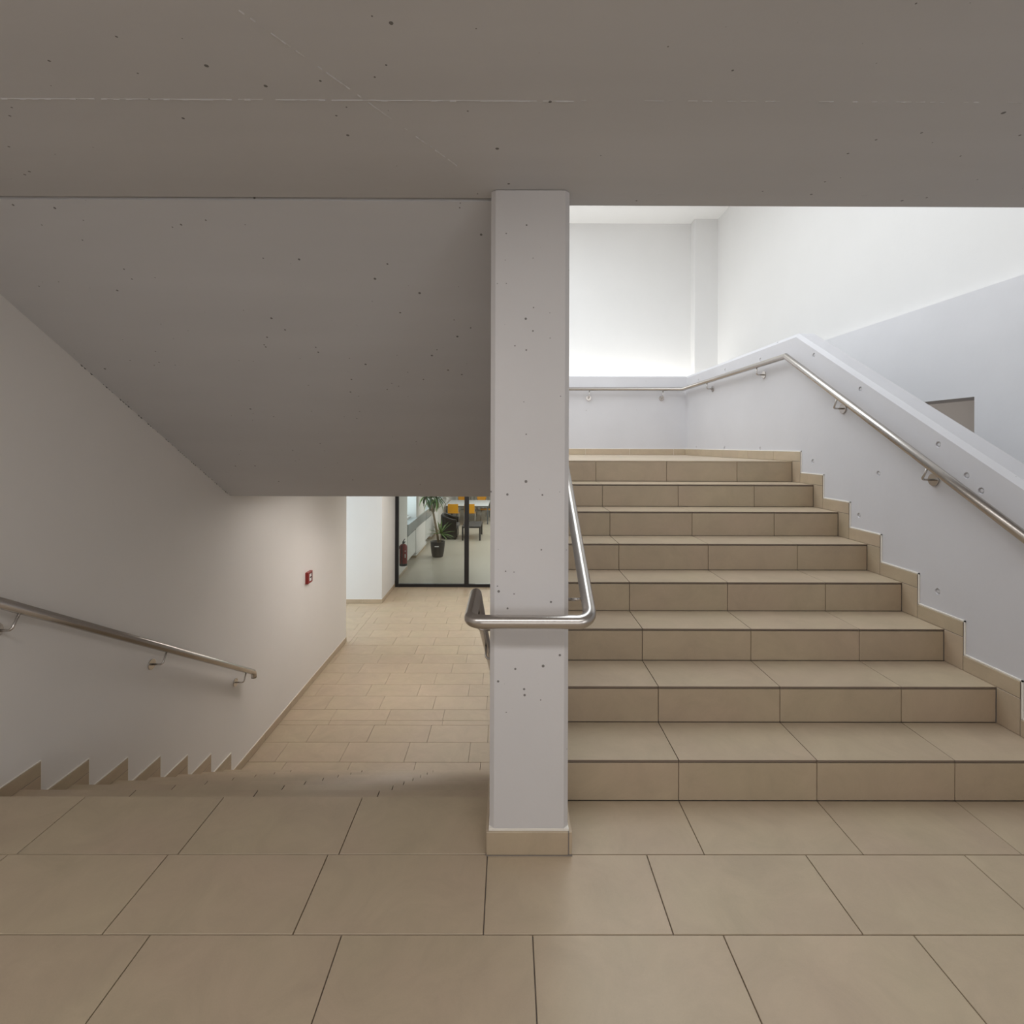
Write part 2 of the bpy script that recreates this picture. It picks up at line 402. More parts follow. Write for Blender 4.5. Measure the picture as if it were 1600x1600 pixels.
wru = boxes('wall_right_upper', WHITE, [(3.517, 3.75, -4.5, 8.69, ZLED, 5.5)]); struct(wru, 'bright white upper wall at the right')
wb = boxes('wall_back', WHITE, [(-2.62, 3.75, 8.693, 8.9, 1.39, 5.5)]); struct(wb, 'white back wall with a bright glow at its foot')
pil = boxes('wall_pier', WHITE, [(3.129, 3.517, 8.5, 8.693, 1.39, 5.4)]); struct(pil, 'white pier at the right end of the back wall')
WHITEC = concrete_mat('bright white ceiling paint', (0.90, 0.89, 0.87), pits=0, var=0.01)
cu = boxes('ceiling_upper', WHITEC, [(-2.62, 3.75, -4.5, 8.9, 5.355, 5.5)]); struct(cu, 'white ceiling high above the stairwell')
wrear = boxes('wall_rear', PLASTER, [(-2.62, 3.75, -4.7, -4.5, -.3, 5.5)]); struct(wrear, 'wall of the hall behind the viewer')
# slab of the upper floor
ce = boxes('ceiling', CONCC, [(CX0, 3.517, -4.5, 2.026, CEIL, 2.81), (XL, CX0, -4.5, 1.968, CEIL, 2.81), (XL, CX0, 1.968, 1.986, CEIL + .012, 2.81)])
struct(ce, 'grey painted concrete ceiling slab across the top')
def seam(name, parent, pts_fn, n, mat, w=0.004, h=0.003, skip=0.25):
    """broken ridge of cement left by a formwork joint on the underside of a slab"""
    bm = bmesh.new(); rng = random.Random(500 + n)
    for i in range(n):
        if rng.random() < skip: continue
        a, c = Vector(pts_fn(i / n)), Vector(pts_fn((i + 1) / n))
        hw = w * rng.uniform(.4, 1.0) / 2; hh = h * rng.uniform(.3, 1.0)
        d = (c - a).normalized(); s = Vector((-d.y, d.x, 0)) if abs(d.z) < .9 else Vector((1, 0, 0))
        q = [a - s * hw, a + s * hw, c + s * hw, c - s * hw]; top = [(a + c) / 2 - Vector((0, 0, hh))]
        vs = [bm.verts.new(v) for v in q]; t1 = bm.verts.new(a - Vector((0, 0, hh))); t2 = bm.verts.new(c - Vector((0, 0, hh)))
        bm.faces.new((vs[0], vs[3], t2, t1)); bm.faces.new((vs[1], t1, t2, vs[2])); bm.faces.new((vs[0], t1, vs[1])); bm.faces.new((vs[3], vs[2], t2)); bm.faces.new(vs)
    o = link(name, mesh_of(bm, name), mat, parent); o['kind'] = 'stuff'; return o
seam('formwork_seam', ce, lambda t: (XL + t * 2.6, 1.411, CEIL + .0003), 150, CONCC, .006, .004, .05)
seam('formwork_seam', ce, lambda t: (.2 + t * 2.3, 1.408, CEIL + .0003), 170, CONCC, .004, .0025, .45)
seam('formwork_seam', ce, lambda t: (-.42 + t * .42 - .18, 1.12 + t * .62, CEIL + .0003), 60, CONCC, .006, .003, .45)
seam('formwork_seam', ce, lambda t: (.3 + t * 2.2, 1.93, CEIL + .0003), 90, CONCC, .004, .002, .7)
# middle wall between the two flights, chamfered front edges
ch = 0.017
bm = bmesh.new()
plan = [(CX0, 4.30), (CX0, YC + ch), (CX0 + ch, YC), (CX1 - ch, YC), (CX1, YC + ch), (CX1, 4.30)]
def ext(bm, plan, z0, z1):
    a = [bm.verts.new((x, y, z0)) for x, y in plan]; c = [bm.verts.new((x, y, z1)) for x, y in plan]; n = len(plan)
    bm.faces.new(a[::-1]); bm.faces.new(c)
    for i in range(n): bm.faces.new((a[i], a[(i + 1) % n], c[(i + 1) % n], c[i]))
ext(bm, plan, LF - .2, CEIL - .002)
add_box(bm, CX0, CX1, 2.028, 4.30, CEIL - .002, 3.7)
mid = link('wall_middle', mesh_of(bm, 'wall_middle'), CONC); struct(mid, 'light grey concrete pillar end of the wall between the two flights')
# plinth of the pillar
box('sealant_bed', SEAL, (CX0 - .002, CX1 + .002, YC - .0005, 2.17, 0.0005, .0965), mid)
tile('skirting_tile', mid, CX0 - .0105, CX1 - .001, 1.8935, YC - .001, .003, .0885)
tile('skirting_tile', mid, CX1 + .003, CX1 + .0135, 1.8955, 2.18, .003, .0875)
tile('skirting_tile', mid, CX0 - .0125, CX0 - .0025, YC + .001, 2.18, .003, .0885)
box('joint_bead', GROUT, (CX0 - .0125, CX1 + .0145, 1.891, 2.18, 0.0002, .0032), mid)
box('joint_bead', GROUT, (CX1 - .001, CX1 + .003, 1.8945, 2.18, .001, .0875), mid)

# parapet right of the rising flight: chamfered inner edge, tie holes cast in
ZT, CHX, CHZ, PT = 2.487, 0.024, 0.031, 0.15
prof = [(-4.5, 0.945), (1.66, 0.945), (4.252, ZT), (YLAND + PT, ZT)]
bm = bmesh.new(); secs = []
for y, z in prof:
    zb = -1.62
    secs.append([bm.verts.new(v) for v in ((XR, y, zb), (XR, y, z - CHZ), (XR + CHX, y, z), (XR + PT, y, z), (XR + PT, y, zb))])
for a, c in zip(secs, secs[1:]):
    for k in range(5): bm.faces.new((a[k], a[(k + 1) % 5], c[(k + 1) % 5], c[k]))
bm.faces.new(secs[0]); bm.faces.new(secs[-1][::-1])
par = link('wall_parapet', mesh_of(bm, 'wall_parapet'), CONCW)
struct(par, 'pale concrete parapet rising with the stairs at the right')
holes = [(4.004, 2.259), (3.473, 1.931), (2.84, 1.549), (2.664, 1.385), (2.581, 1.312), (4.013, 1.416), (3.482, 1.062), (2.841, .722),
         (4.856, 2.367), (5.646, 2.386), (6.447, 2.375), (4.851, 1.512), (5.657, 1.512), (6.506, 1.514), (3.30, 1.36)]
bm = bmesh.new()
for y, z in holes:
    bmesh.ops.create_cone(bm, cap_ends=True, segments=18, radius1=.0145, radius2=.0195, depth=.014,
                          matrix=Matrix.Translation((XR + .001, y, z)) @ Matrix.Rotation(-math.pi / 2, 4, 'Y'))
cut = link('cutter', mesh_of(bm, 'cutter'), CONCW)
md = par.modifiers.new('holes', 'BOOLEAN'); md.operation = 'DIFFERENCE'; md.object = cut; md.solver = 'EXACT'
dg = bpy.context.evaluated_depsgraph_get()
me2 = bpy.data.meshes.new_from_object(par.evaluated_get(dg)); par.modifiers.clear(); par.data = me2
bpy.data.objects.remove(cut)
PLUG = plain('cement plug', (0.60, 0.59, 0.60), 0.8)
for y, z in holes: lathe('tie_hole_plug', PLUG, [(.0125, 0), (.0125, .002), (.006, .003)], (XR + .0075, y, z), par, 14, 'X').rotation_euler = (0, 0, math.pi)
# parapet across the back of the upper landing
bm = bmesh.new()
secs = [[bm.verts.new(v) for v in ((x, YLAND, 1.09), (x, YLAND, ZT - .012), (x, YLAND + .01, ZT), (x, YLAND + PT, ZT), (x, YLAND + PT, 1.09))] for x in (XL, XR)]
for k in range(5): bm.faces.new((secs[0][k], secs[0][(k + 1) % 5], secs[1][(k + 1) % 5], secs[1][k]))
bm.faces.new(secs[0]); bm.faces.new(secs[1][::-1])
pb = link('wall_parapet_back', mesh_of(bm, 'wall_parapet_back'), CONCW); struct(pb, 'low pale concrete parapet across the back of the upper landing')
for x in (1.18, 1.75, 2.40 - .08): lathe('tie_hole_plug', PLUG, [(.016, 0), (.016, .003), (.010, .006)], (x, YLAND - .001, 2.338), pb, 14, 'Y')

# lower passage: slab behind the parapet, right wall, pier at the side passage, its walls
struct(boxes('ceiling_passage', WHITE, [(-6.0, XR + PT, YLAND + PT, 10.5, 1.09, 1.39), (-6, -2.62, 7.4, YLAND + PT + .6, 1.09, 1.39), (XR + PT, 3.75, YLAND, 8.9, 1.09, 1.39)]), 'white ceiling of the lower passage')
struct(boxes('wall_passage_right', PLASTER, [(XR, XR + PT, YLAND + PT, 10.5, LF - .2, 1.09)]), 'right wall of the lower passage')
wp = boxes('wall_side_passage', WHITE, [(-6.0, -2.347, 9.405, 10.46, LF, 1.09)]); struct(wp, 'white wall block beside the glass partition')
struct(boxes('wall_side_near', WHITE, [(-6.0, -2.62, 7.40, 7.565, LF - .2, 1.09)]), 'near wall of the side passage at the left')
struct(boxes('wall_side_end', WHITE, [(-6.2, -6.0, 7.40, 9.5, LF - .2, -1.15), (-6.2, -6.0, 7.4, 9.5, .95, 1.09)]), 'window wall at the end of the side passage')

# ------------------------------------------------------------------ baseboards
SK = 0.0095
bl = boxes('baseboard_left', SEAL, [(XL, XL + .004, 4.42, 7.563, LF + .001, LF + .079)]); struct(bl, 'beige tile skirting along the left wall')
ys = [4.43 + .0]
y = 4.43
while y < 7.56:
    y2 = min(y + .6, 7.565); tile('skirting_tile', bl, XL + .001, XL + SK, y + G / 2, y2 - G / 2, LF + .003, LF + .075); y = y2
tile('skirting_tile', bl, -2.62, XL - .001, 7.566, 7.575, LF + .003, LF + .075)
bp_ = boxes('baseboard_side', SEAL, [(-3.9, -2.345, 9.402, 9.406, LF + .001, LF + .078)]); struct(bp_, 'tile skirting around the white wall block')
x = -3.9
while x < -2.34:
    x2 = min(x + .6, -2.338); tile('skirting_tile', bp_, x + G / 2, x2 - G / 2, 9.395, 9.404, LF + .003, LF + .075); x = x2
for a, c in ((9.395, 9.93), (9.93, 10.46)): tile('skirting_tile', bp_, -2.346, -2.338, a + G / 2, c - G / 2, LF + .003, LF + .075)
# stepped skirting on the parapet beside the rising flight
VW, SH = 0.117, 0.081
br = boxes('baseboard_right', SEAL, [(XR - .0015, XR + .0, -4.4, Y1 - VW, .001, SH + .004)]); struct(br, 'stepped beige tile skirting beside the rising stairs')
def sk_r(y0, y1, z0, z1): tile('skirting_tile', br, XR - SK, XR - .001, y0 + G / 2, y1 - G / 2, z0 + G / 2, z1 - G / 2)
for k in range(1, 9):
    yk = Y1 + T * (k - 1)
    sk_r(yk - VW, yk, R * (k - 1), R * k)
    if k < 8: sk_r(yk - VW, yk + T - VW, R * k, R * k + SH)
    ye = yk + T - VW if k < 8 else YLAND
    boxes('sealant_bead', SEAL, [(XR - .0055, XR, yk - VW - .0078, yk - VW, R * (k - 1) + SH, R * k + SH + .0072), (XR - .0055, XR, yk - VW - .0078, ye - .0065 if k < 8 else ye, R * k + SH, R * k + SH + .0072)], br)
    boxes('joint_bead', GROUT, [(XR - SK + .002, XR, yk - VW - .0005, yk - .0005, R * (k - 1) + .001, R * k + SH - .002), (XR - SK + .002, XR, yk - VW, ye, R * k + .001, R * k + SH - .002)], br)
y = Y1 - VW
for i in range(4): sk_r(y - .6, y, 0, SH); y -= .6
y = Y1 + 7 * T - VW
for L_ in (.42, .50, .60, .60, .49, .24):
    y2 = min(y + L_, YLAND - .001); sk_r(y, y2, ML, ML + SH); y = y2
bb = boxes('baseboard_back', SEAL, [(XL, XR, YLAND - .006, YLAND, ML + .001, ML + SH + .005)]); struct(bb, 'tile skirting along the back parapet of the upper landing')
for a, c in splits(XL, XR - SK, 1.03 + .02):
    tile('skirting_tile', bb, a + G / 2, c - G / 2, YLAND - SK, YLAND - .001, ML + .003, ML + SH)

# ------------------------------------------------------------------ staircases
def steps_profile(n, y0, z0, dy, dz, y_end, z_bot, inset):
    P = []
    for k in range(n):
        P += [(y0 + dy * k + inset, z0 + dz * k), (y0 + dy * k + inset, z0 + dz * (k + 1))]
    return P
# rising flight
P = [(Y1 + .0125, -1.5)]
for k in range(1, 9):
    P += [(Y1 + T * (k - 1) + .0125, R * k - .0125)]
    P += [(Y1 + T * k + .0125, R * k - .0125)] if k < 8 else [(Y1 + T * 7 + .06, R * k - .0125)]
P += [(Y1 + T * 7 + .06, -1.5)]
P[0:1] = [(Y1 + .0125, -1.5)]
up_st = prism_x('staircase', GROUT, P, CX1, XR)
tag(up_st, 'beige tiled stairs of eight steps rising behind the pillar to the upper landing', 'staircase')
for k in range(1, 9):
    yk = Y1 + T * (k - 1)
    for a, c in splits(CX1 + .001, XR - SK, .7423):
        tile('riser_tile', up_st, a + G / 2, c - G / 2, yk, yk + .012, R * (k - 1) + .002, R * k - .0135)
    if k < 8: tile_row('tread_tile', up_st, CX1 + .001, XR - .001, yk - .0008, yk + T, R * k, .7423, thick=.0105)
# descending flight
P = [(YD - .0125, -1.62)]
P = []
for i in range(1, 9):
    yd = YD + T * (i - 1)
    P += [(yd - .0125, -R * (i - 1) - .0125), (yd - .0125, -R * i - .0125)]
P += [(YD + 7 * T + .09, -R * 8 - .0125), (YD + 7 * T + .09, -1.66), (YD - .0125, -1.66)]
dn = prism_x('staircase', GROUT, P, XL, CX0)
tag(dn, 'beige tiled stairs of eight steps descending at the left to the lower passage', 'staircase')
for i in range(1, 9):
    yd = YD + T * (i - 1)
    for a, c in splits(XL + SK, CX0 - .001, -0.633, .6035):
        tile('riser_tile', dn, a + G / 2, c - G / 2, yd - .012, yd, -R * i + .002, -R * (i - 1) - .0135)
    if i < 8: tile_row('tread_tile', dn, XL + .001, CX0 - .001, yd, yd + T + .0008, -R * i, -0.633, .6035, thick=.0105)
# stepped skirting of the descending flight (vertical riser strips and sloping tips along the left wall)
def sk_l(y0, y1, z0, z1): tile('skirting_tile', bl, XL + .001, XL + SK, y0 + G / 2, y1 - G / 2, z0 + G / 2, z1 - G / 2)
VD, SHD = 0.107, 0.073
y = YD + VD - T
sk_l(-.9, 1.72, 0, SHD)
for i in range(1, 9):
    yd = YD + T * (i - 1); ztop = -R * (i - 1)
    y0 = (YD + VD - T * 1.6) if i == 1 else yd - T + VD
    sk_l(y0, yd + VD, ztop, ztop + SHD)
    sk_l(yd, yd + VD, -R * i, ztop)
    boxes('sealant_bead', SEAL, [(XL, XL + .007, y0, yd + VD + .004, ztop + SHD, ztop + SHD + .004), (XL, XL + .006, yd + VD, yd + VD + .004, -R * i + SHD, ztop + SHD)], bl)
    boxes('joint_bead', GROUT, [(XL, XL + SK - .002, y0, yd + VD, ztop + .001, ztop + SHD - .002), (XL, XL + SK - .002, yd, yd + VD, -R * i, ztop + SHD - .002)], bl)
# upper flight seen from below: sloping soffit and underside of the landing
up2 = prism_x('staircase', CONCC, [(1.988, CEIL - .004), (4.408, 1.088), (YLAND, 1.088), (YLAND, 1.0945), (4.60, 1.0945), (4.30, ML - .02)] +
              sum([[(4.30 - T * k, ML + R * (k + 1)), (4.30 - T * (k + 1), ML + R * (k + 1))] for k in range(8)], [])[:-1] + [(1.990, ML + R * 8)], XL, CX0)
tag(up2, 'grey concrete underside of the upper stair flight sloping down at upper left', 'staircase')
struct(boxes('ceiling_landing', CONCC, [(CX0, XR, 4.30, YLAND, 1.088, 1.0945)]), 'underside of the upper landing behind the middle wall')
# crumbly plaster edge between the soffit and the left wall
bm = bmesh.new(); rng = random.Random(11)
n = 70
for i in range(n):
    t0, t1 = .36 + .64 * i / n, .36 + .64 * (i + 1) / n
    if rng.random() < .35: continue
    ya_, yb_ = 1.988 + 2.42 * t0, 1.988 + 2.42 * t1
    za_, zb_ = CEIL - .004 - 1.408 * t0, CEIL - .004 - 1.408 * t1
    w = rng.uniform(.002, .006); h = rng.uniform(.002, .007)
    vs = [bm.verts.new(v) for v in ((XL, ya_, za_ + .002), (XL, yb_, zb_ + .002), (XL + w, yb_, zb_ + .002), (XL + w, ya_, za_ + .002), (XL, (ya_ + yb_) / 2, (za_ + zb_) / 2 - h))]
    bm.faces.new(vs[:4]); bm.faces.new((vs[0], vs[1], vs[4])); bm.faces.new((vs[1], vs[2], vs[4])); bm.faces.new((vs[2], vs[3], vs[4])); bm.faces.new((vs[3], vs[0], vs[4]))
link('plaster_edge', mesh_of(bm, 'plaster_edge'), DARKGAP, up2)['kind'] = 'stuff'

# ------------------------------------------------------------------ handrails
RR = 0.0242
def bracket(parent, p, wall, axis, drop, slope=0.0):
    """round plate on the wall, bent pin up to the rail. p: rail centre; wall: wall plane coordinate; axis 'X'/'Y'"""
    p = Vector(p); d = Vector((1, 0, 0)) if axis == 'X' else Vector((0, 1, 0))
    nrm = Vector((0, -slope, 1)).normalized()          # pin stands square to the rail
    cor = p - nrm * drop
    a = cor.copy(); a[0 if axis == 'X' else 1] = wall; s = (cor - a).normalized()
    o = tube('bracket', STEEL, [a + s * .006, cor, p - nrm * RR * .8], .0062, parent, 12, fil=.018)
    PINV[o.name] = PINV.get(parent.name, Matrix.Identity(4))
    pl = lathe('wall_plate', STEEL, [(.0345, -.004), (.0355, -.003), (.0355, .003), (.0345, .004)], a + s * .0045, None, 28, axis)
    pl.parent = o; pl.matrix_parent_inverse = Matrix.Identity(4)
    return o
# left wall rail
xr = XL + .078
a_, b_ = Vector((xr, 1.50, .805 + .586 * (2.335 - 1.50))), Vector((xr, 4.665, -.561))
h1 = empty('handrail', (XL, 3.0, 0.3))
tag(h1, 'stainless handrail on the left wall running down beside the descending stairs', 'handrail')
tube('rail', STEEL, [a_, b_, b_ + Vector((0, 0.004, -.052))], RR, h1, 24, fil=.035)
lathe('end_cap', STEEL, [(RR * .6, 0), (RR * .6, .004)], b_ + Vector((0, .004, -.056)), h1, 20)
for yb in (2.44, 3.486, 4.54):
    bracket(h1, (xr, yb, .805 - .586 * (yb - 2.335)), XL, 'X', .100, -.586)
# rail wrapping the pillar
xl_, xr_ = CX0 - .068, CX1 + .068
zf, yf = .909, 1.80
h2 = empty('handrail', ((CX0 + CX1) / 2, YC, zf))
tag(h2, 'stainless handrail wrapping around the front of the concrete pillar', 'handrail')
SL = R / T
tube('rail', STEEL, [(xl_, 4.45, zf - SL * (4.45 - 2.14)), (xl_, 2.14, zf), (xl_, yf, zf), (xr_, yf, zf), (xr_, 4.2, zf + SL * (4.2 - yf))], RR, h2, 24, fil=[0, .03, .05, .05, 0], fseg=12)
for yb in (2.35, 3.15, 4.0): bracket(h2, (xl_, yb, zf - SL * (yb - 2.14)), CX0, 'X', .100, -SL)
for yb in (1.97, 3.1, 4.0): bracket(h2, (xr_, yb, zf + SL * (yb - yf)), CX1, 'X', .100, SL)
# rail on the parapets
xq = XR - .072; yq = YLAND - .072
h3 = empty('handrail', (XR, 4.25, 2.2))
tag(h3, 'stainless handrail along the right parapet and across the upper landing', 'handrail')
s3 = (2.298 - 1.130) / (4.279 - 2.297)
tube('rail', STEEL, [(xq, 1.6, 1.130 - s3 * (2.297 - 1.6)), (xq, 4.279, 2.299), (xq, yq, 2.299), (-2.2, yq, 2.293)], RR, h3, 24)
for yb in (2.815, 3.596): bracket(h3, (xq, yb, 1.130 + s3 * (yb - 2.297)), XR, 'X', .100, s3)
for yb in (4.78, 5.98): bracket(h3, (xq, yb, 2.299), XR, 'X', .088)
for xb in (-1.9, -.9, .1, 1.09, 2.085): bracket(h3, (xb, yq, 2.297), YLAND, 'Y', .115)

# ------------------------------------------------------------------ fire alarm call point
al = empty('alarm_call_point', (XL, 6.10, -.06))
tag(al, 'small red fire alarm call point on the off-white wall', 'alarm')
box('housing', RED, (XL, XL + .036, 6.035, 6.175, -.13, .008), al, .004)
box('white_panel', WHITEP, (XL + .036, XL + .0368, 6.075, 6.135, -.105, -.02), al)
box('push_button', BLACKP, (XL + .0365, XL + .041, 6.085, 6.125, -.070, -.052), al, .002)
box('cover_edge', BLACKP, (XL + .036, XL + .0385, 6.140, 6.150, -.110, -.015), al)

# ------------------------------------------------------------------ glass partition
YG = 10.5
gp = empty('glass_partition', (0, YG, LF))
tag(gp, 'black framed glass partition at the end of the lower passage', 'partition')
zg1 = 1.085
box('post', BLACKF, (-2.343, -2.272, YG - .03, YG + .03, LF, zg1), gp, .002)
mull = (-.909, .50, 1.91)
for x in mull: box('post', BLACKF, (x, x + .094, YG - .03, YG + .03, LF, zg1), gp, .002)
box('post', BLACKF, (XR - .07, XR, YG - .03, YG + .03, LF, zg1), gp, .002)
box('bottom_rail', BLACKF, (-2.272, XR - .07, YG - .028, YG + .028, LF, LF + .065), gp, .002)
box('top_rail', BLACKF, (-2.272, XR - .07, YG - .028, YG + .028, zg1 - .065, zg1), gp, .002)
edges = [-2.272] + [v for x in mull for v in (x, x + .094)] + [XR - .07]
for a, c in zip(edges[::2], edges[1::2]): box('glass_pane', GLASS, (a + .001, c - .001, YG - .004, YG + .004, LF + .066, zg1 - .066), gp)

# ------------------------------------------------------------------ lounge behind the glass
struct(box('floor', LFLOOR, (-2.6, XR + .1, 10.5, 23.2, LF - .2, LF)), 'pale lounge floor behind the glass')
struct(box('ceiling_lounge', WHITE, (-3.2, XR + .2, 10.5, 23.2, 1.3, 1.5)), 'white lounge ceiling behind the glass')
struct(box('wall_lounge_right', WHITE, (XR, XR + .2, 10.53, 23.2, LF, 1.3)), 'right wall of the lounge')
struct(box('wall_lounge_back', WHITE, (-3.2, XR + .2, 23.0, 23.2, LF, 1.3)), 'back wall of the lounge')
XW = -2.40; XN = -2.56
niches = [(12.02, 13.18), (14.65, 15.85), (17.25, 18.45)]
ed = [10.46] + [v for nn in niches for v in nn] + [23.0]
wbs = [(XN - .5, XW, a, c, LF, 1.3) for a, c in zip(ed[::2], ed[1::2])]
for a, c in niches: wbs += [(XN - .5, XN, a, c, LF, -.32), (XN - .5, XN, a, c, 1.0, 1.3)]
wlw = boxes('wall_lounge_left', WHITE, wbs); struct(wlw, 'window wall of the lounge with radiator niches')
x0s = [(10.53, 12.02), (13.18, 14.65), (15.85, 17.25), (18.45, 23)]
for a, c in x0s: tile('skirting_tile', wlw, XW, XW + .009, a + .001, c - .001, LF + .002, LF + .07)
for a, c in niches: tile('skirting_tile', wlw, XN, XW + .009, c - .0005, c + .009, LF + .002, LF + .07) if False else tile('skirting_tile', wlw, XN, XW + .008, c - .010, c - .001, LF + .002, LF + .07)
SILLM = plain('grey stone sill', (0.36, 0.38, 0.38), 0.3)
ww = 0
for a, c in niches:
    ww += 1
    w = empty('window_%d' % ww, (XN - .2, (a + c) / 2, -.3)); struct(w, ['lounge window nearest the glass wall', 'middle lounge window behind the plant', 'far lounge window beside the white table'][ww - 1])
    box('window_frame', WHITEP, (XN - .42, XN - .36, a, c, -.32, -.24), w, .003)
    box('window_frame', WHITEP, (XN - .42, XN - .36, a, a + .06, -.24, 1.0), w, .003)
    box('window_frame', WHITEP, (XN - .42, XN - .36, c - .06, c, -.24, 1.0), w, .003)
    box('window_frame', WHITEP, (XN - .42, XN - .36, a, c, .93, 1.0), w, .003)
    box('pane', GLASS, (XN - .395, XN - .388, a + .06, c - .06, -.24, .93), w)
    box('inner_sill', WHITEP, (XN - .36, XN - .06, a + .002, c - .002, -.32, -.29), w, .003)
    tr = box('trim_%d' % ww, SILLM, (XN, XW + .03, a - (.01 if ww > 1 else -.01), c + 1.40 if ww < 3 else c + .9, -.62, -.365), None, .004)
    struct(tr, ['grey stone ledge over the nearest radiator', 'grey stone ledge over the middle radiator', 'grey stone ledge over the far radiator'][ww - 1])
    rd = empty('radiator', ((XW + XN) / 2, (a + c) / 2, LF + .2))
    tag(rd, ['white panel radiator nearest the fire extinguisher', 'white panel radiator behind the potted yucca', 'white panel radiator beside the white table'][ww - 1], 'radiator', 'radiators under the lounge windows')
    box('panel', RADI, (XW - .025, XW - .002, a + .07, c - .05, LF + .17, LF + .74), rd, .006)
    box('panel', RADI, (XN + .02, XN + .045, a + .07, c - .05, LF + .17, LF + .74), rd, .006)
    box('end_cover', DARKGAP, (XN + .045, XW - .025, a + .055, a + .07, LF + .18, LF + .73), rd)
    box('top_grille', DARKGAP, (XN + .045, XW - .05, a + .075, c - .055, LF + .725, LF + .742), rd)
    box('valve', WHITEP, (XW - .07, XW - .04, c - .05, c - .02, LF + .13, LF + .19), rd, .006)
pp = empty('heating_pipe', (XW + .03, 13, LF + .1)); tag(pp, 'pair of thin white heating pipes along the foot of the window wall', 'pipe')
for dz in (.10, .15):
    tube('pipe_run', WHITEP, [(XN + .03, 12.1, LF + dz), (XN + .03, 13.08 - (.15 - dz), LF + dz), (XW + .03, 13.10 - (.15 - dz), LF + dz), (XW + .03, 14.66 + (.15 - dz), LF + dz), (XN + .03, 14.70 + (.15 - dz), LF + dz), (XN + .03, 15.75, LF + dz)], .009, pp, 8, fil=.03, fseg=4)
# curtain on the back wall: vertical folds
bm = bmesh.new(); n = 150; top = []; bot = []
for i in range(n + 1):
    x = -2.1 + 4.2 * i / n; yy = 22.85 + .04 * math.sin(i * 1.1) + .015 * math.sin(i * .37)
    top.append(bm.verts.new((x, yy, 1.28))); bot.append(bm.verts.new((x, yy, LF + .03)))
for i in range(n): bm.faces.new((bot[i], bot[i + 1], top[i + 1], top[i]))
cu_ = link('curtain', mesh_of(bm, 'curtain'), CURT); cu_.modifiers.new('thick', 'SOLIDIFY').thickness = .004
tag(cu_, 'pale grey pleated curtain at the far end of the lounge', 'curtain')

# fire extinguisher on the short wall
ex = empty('fire_extinguisher', (XW, 10.98, -1.09)); tag(ex, 'red fire extinguisher hung on the short wall behind the glass', 'fire extinguisher')
ec = (-2.275, 10.98)
lathe('cylinder', RED, [(.078, .04), (.083, .05), (.083, .40), (.078, .435), (.055, .462), (.028, .475)], (*ec, -1.085), ex, 28)
lathe('foot_ring', BLACKP, [(.080, 0), (.084, .005), (.084, .05), (.080, .055)], (*ec, -1.085), ex, 28)
lathe('valve', DARKGAP, [(.02, 0), (.024, .01), (.024, .04), (.012, .06)], (*ec, -.612), ex, 16)
tube('lever', BLACKP, [(ec[0] - .01, ec[1] - .03, -.575), (ec[0] + .035, ec[1] - .02, -.50)], .009, ex, 10)
tube('lever', BLACKP, [(ec[0] - .01, ec[1] - .03, -.59), (ec[0] + .05, ec[1] - .02, -.565)], .008, ex, 10)
tube('hose', BLACKP, [(ec[0], ec[1] - .02, -.58), (ec[0] - .012, ec[1] - .095, -.63), (ec[0] - .012, ec[1] - .097, -1.06)], .010, ex, 10, fil=.03)
box('label_plate', WHITEP, (ec[0] + .045, ec[0] + .066, ec[1] - .070, ec[1] - .066, -.77, -.745), ex)
box('label_plate', WHITEP, (ec[0] + .045, ec[0] + .064, ec[1] - .072, ec[1] - .068, -.90, -.82), ex)
box('wall_bracket', DARKGAP, (XW, ec[0] - .07, ec[1] - .03, ec[1] + .03, -.72, -.66), ex)

# potted yucca
px, py = -1.862, 13.35
pot = empty('planter', (px, py, LF)); tag(pot, 'dark grey round planter holding the yucca on the lounge floor', 'planter')
lathe('pot_shell', POT, [(.135, 0), (.142, .01), (.165, .12), (.184, .27), (.190, .37), (.194, .385), (.194, .402), (.182, .402), (.178, .36), (.02, .355)], (px, py, LF), pot, 32)
lathe('soil', SOIL, [(.177, 0), (.17, .012), (.02, .02)], (px, py, LF + .352), pot, 24)
box('name_plate', WHITEP, (px - .055, px + .055, py - .188, py - .182, LF + .285, LF + .312), pot, .001)
yu = empty('potted_yucca', (px, py, LF + .36)); tag(yu, 'tall yucca plant with a bare leaning trunk and strap leaves', 'plant')
tube('trunk', TRUNK, [(px + .02, py, LF + .35), (px - .005, py, -.86), (px - .06, py, -.55), (px - .115, py, -.28), (px - .15, py, -.12), (px - .18, py, .10)], [.032, .03, .028, .026, .022, .018], yu, 12)
tube('branch', TRUNK, [(px - .125, py, -.24), (px - .22, py, -.12), (px - .30, py, 0.02), (px - .32, py, .16)], [.018, .018, .016, .014], yu, 10)
tube('branch', TRUNK, [(px - .13, py + .01, -.20), (px - .07, py + .03, -.08), (px - .04, py + .02, .12)], [.018, .016, .014], yu, 10)
tube('branch', TRUNK, [(px + .075, py - .02, LF + .35), (px + .085, py - .02, -.95), (px + .09, py - .02, -.80)], [.016, .014, .012], yu, 10)
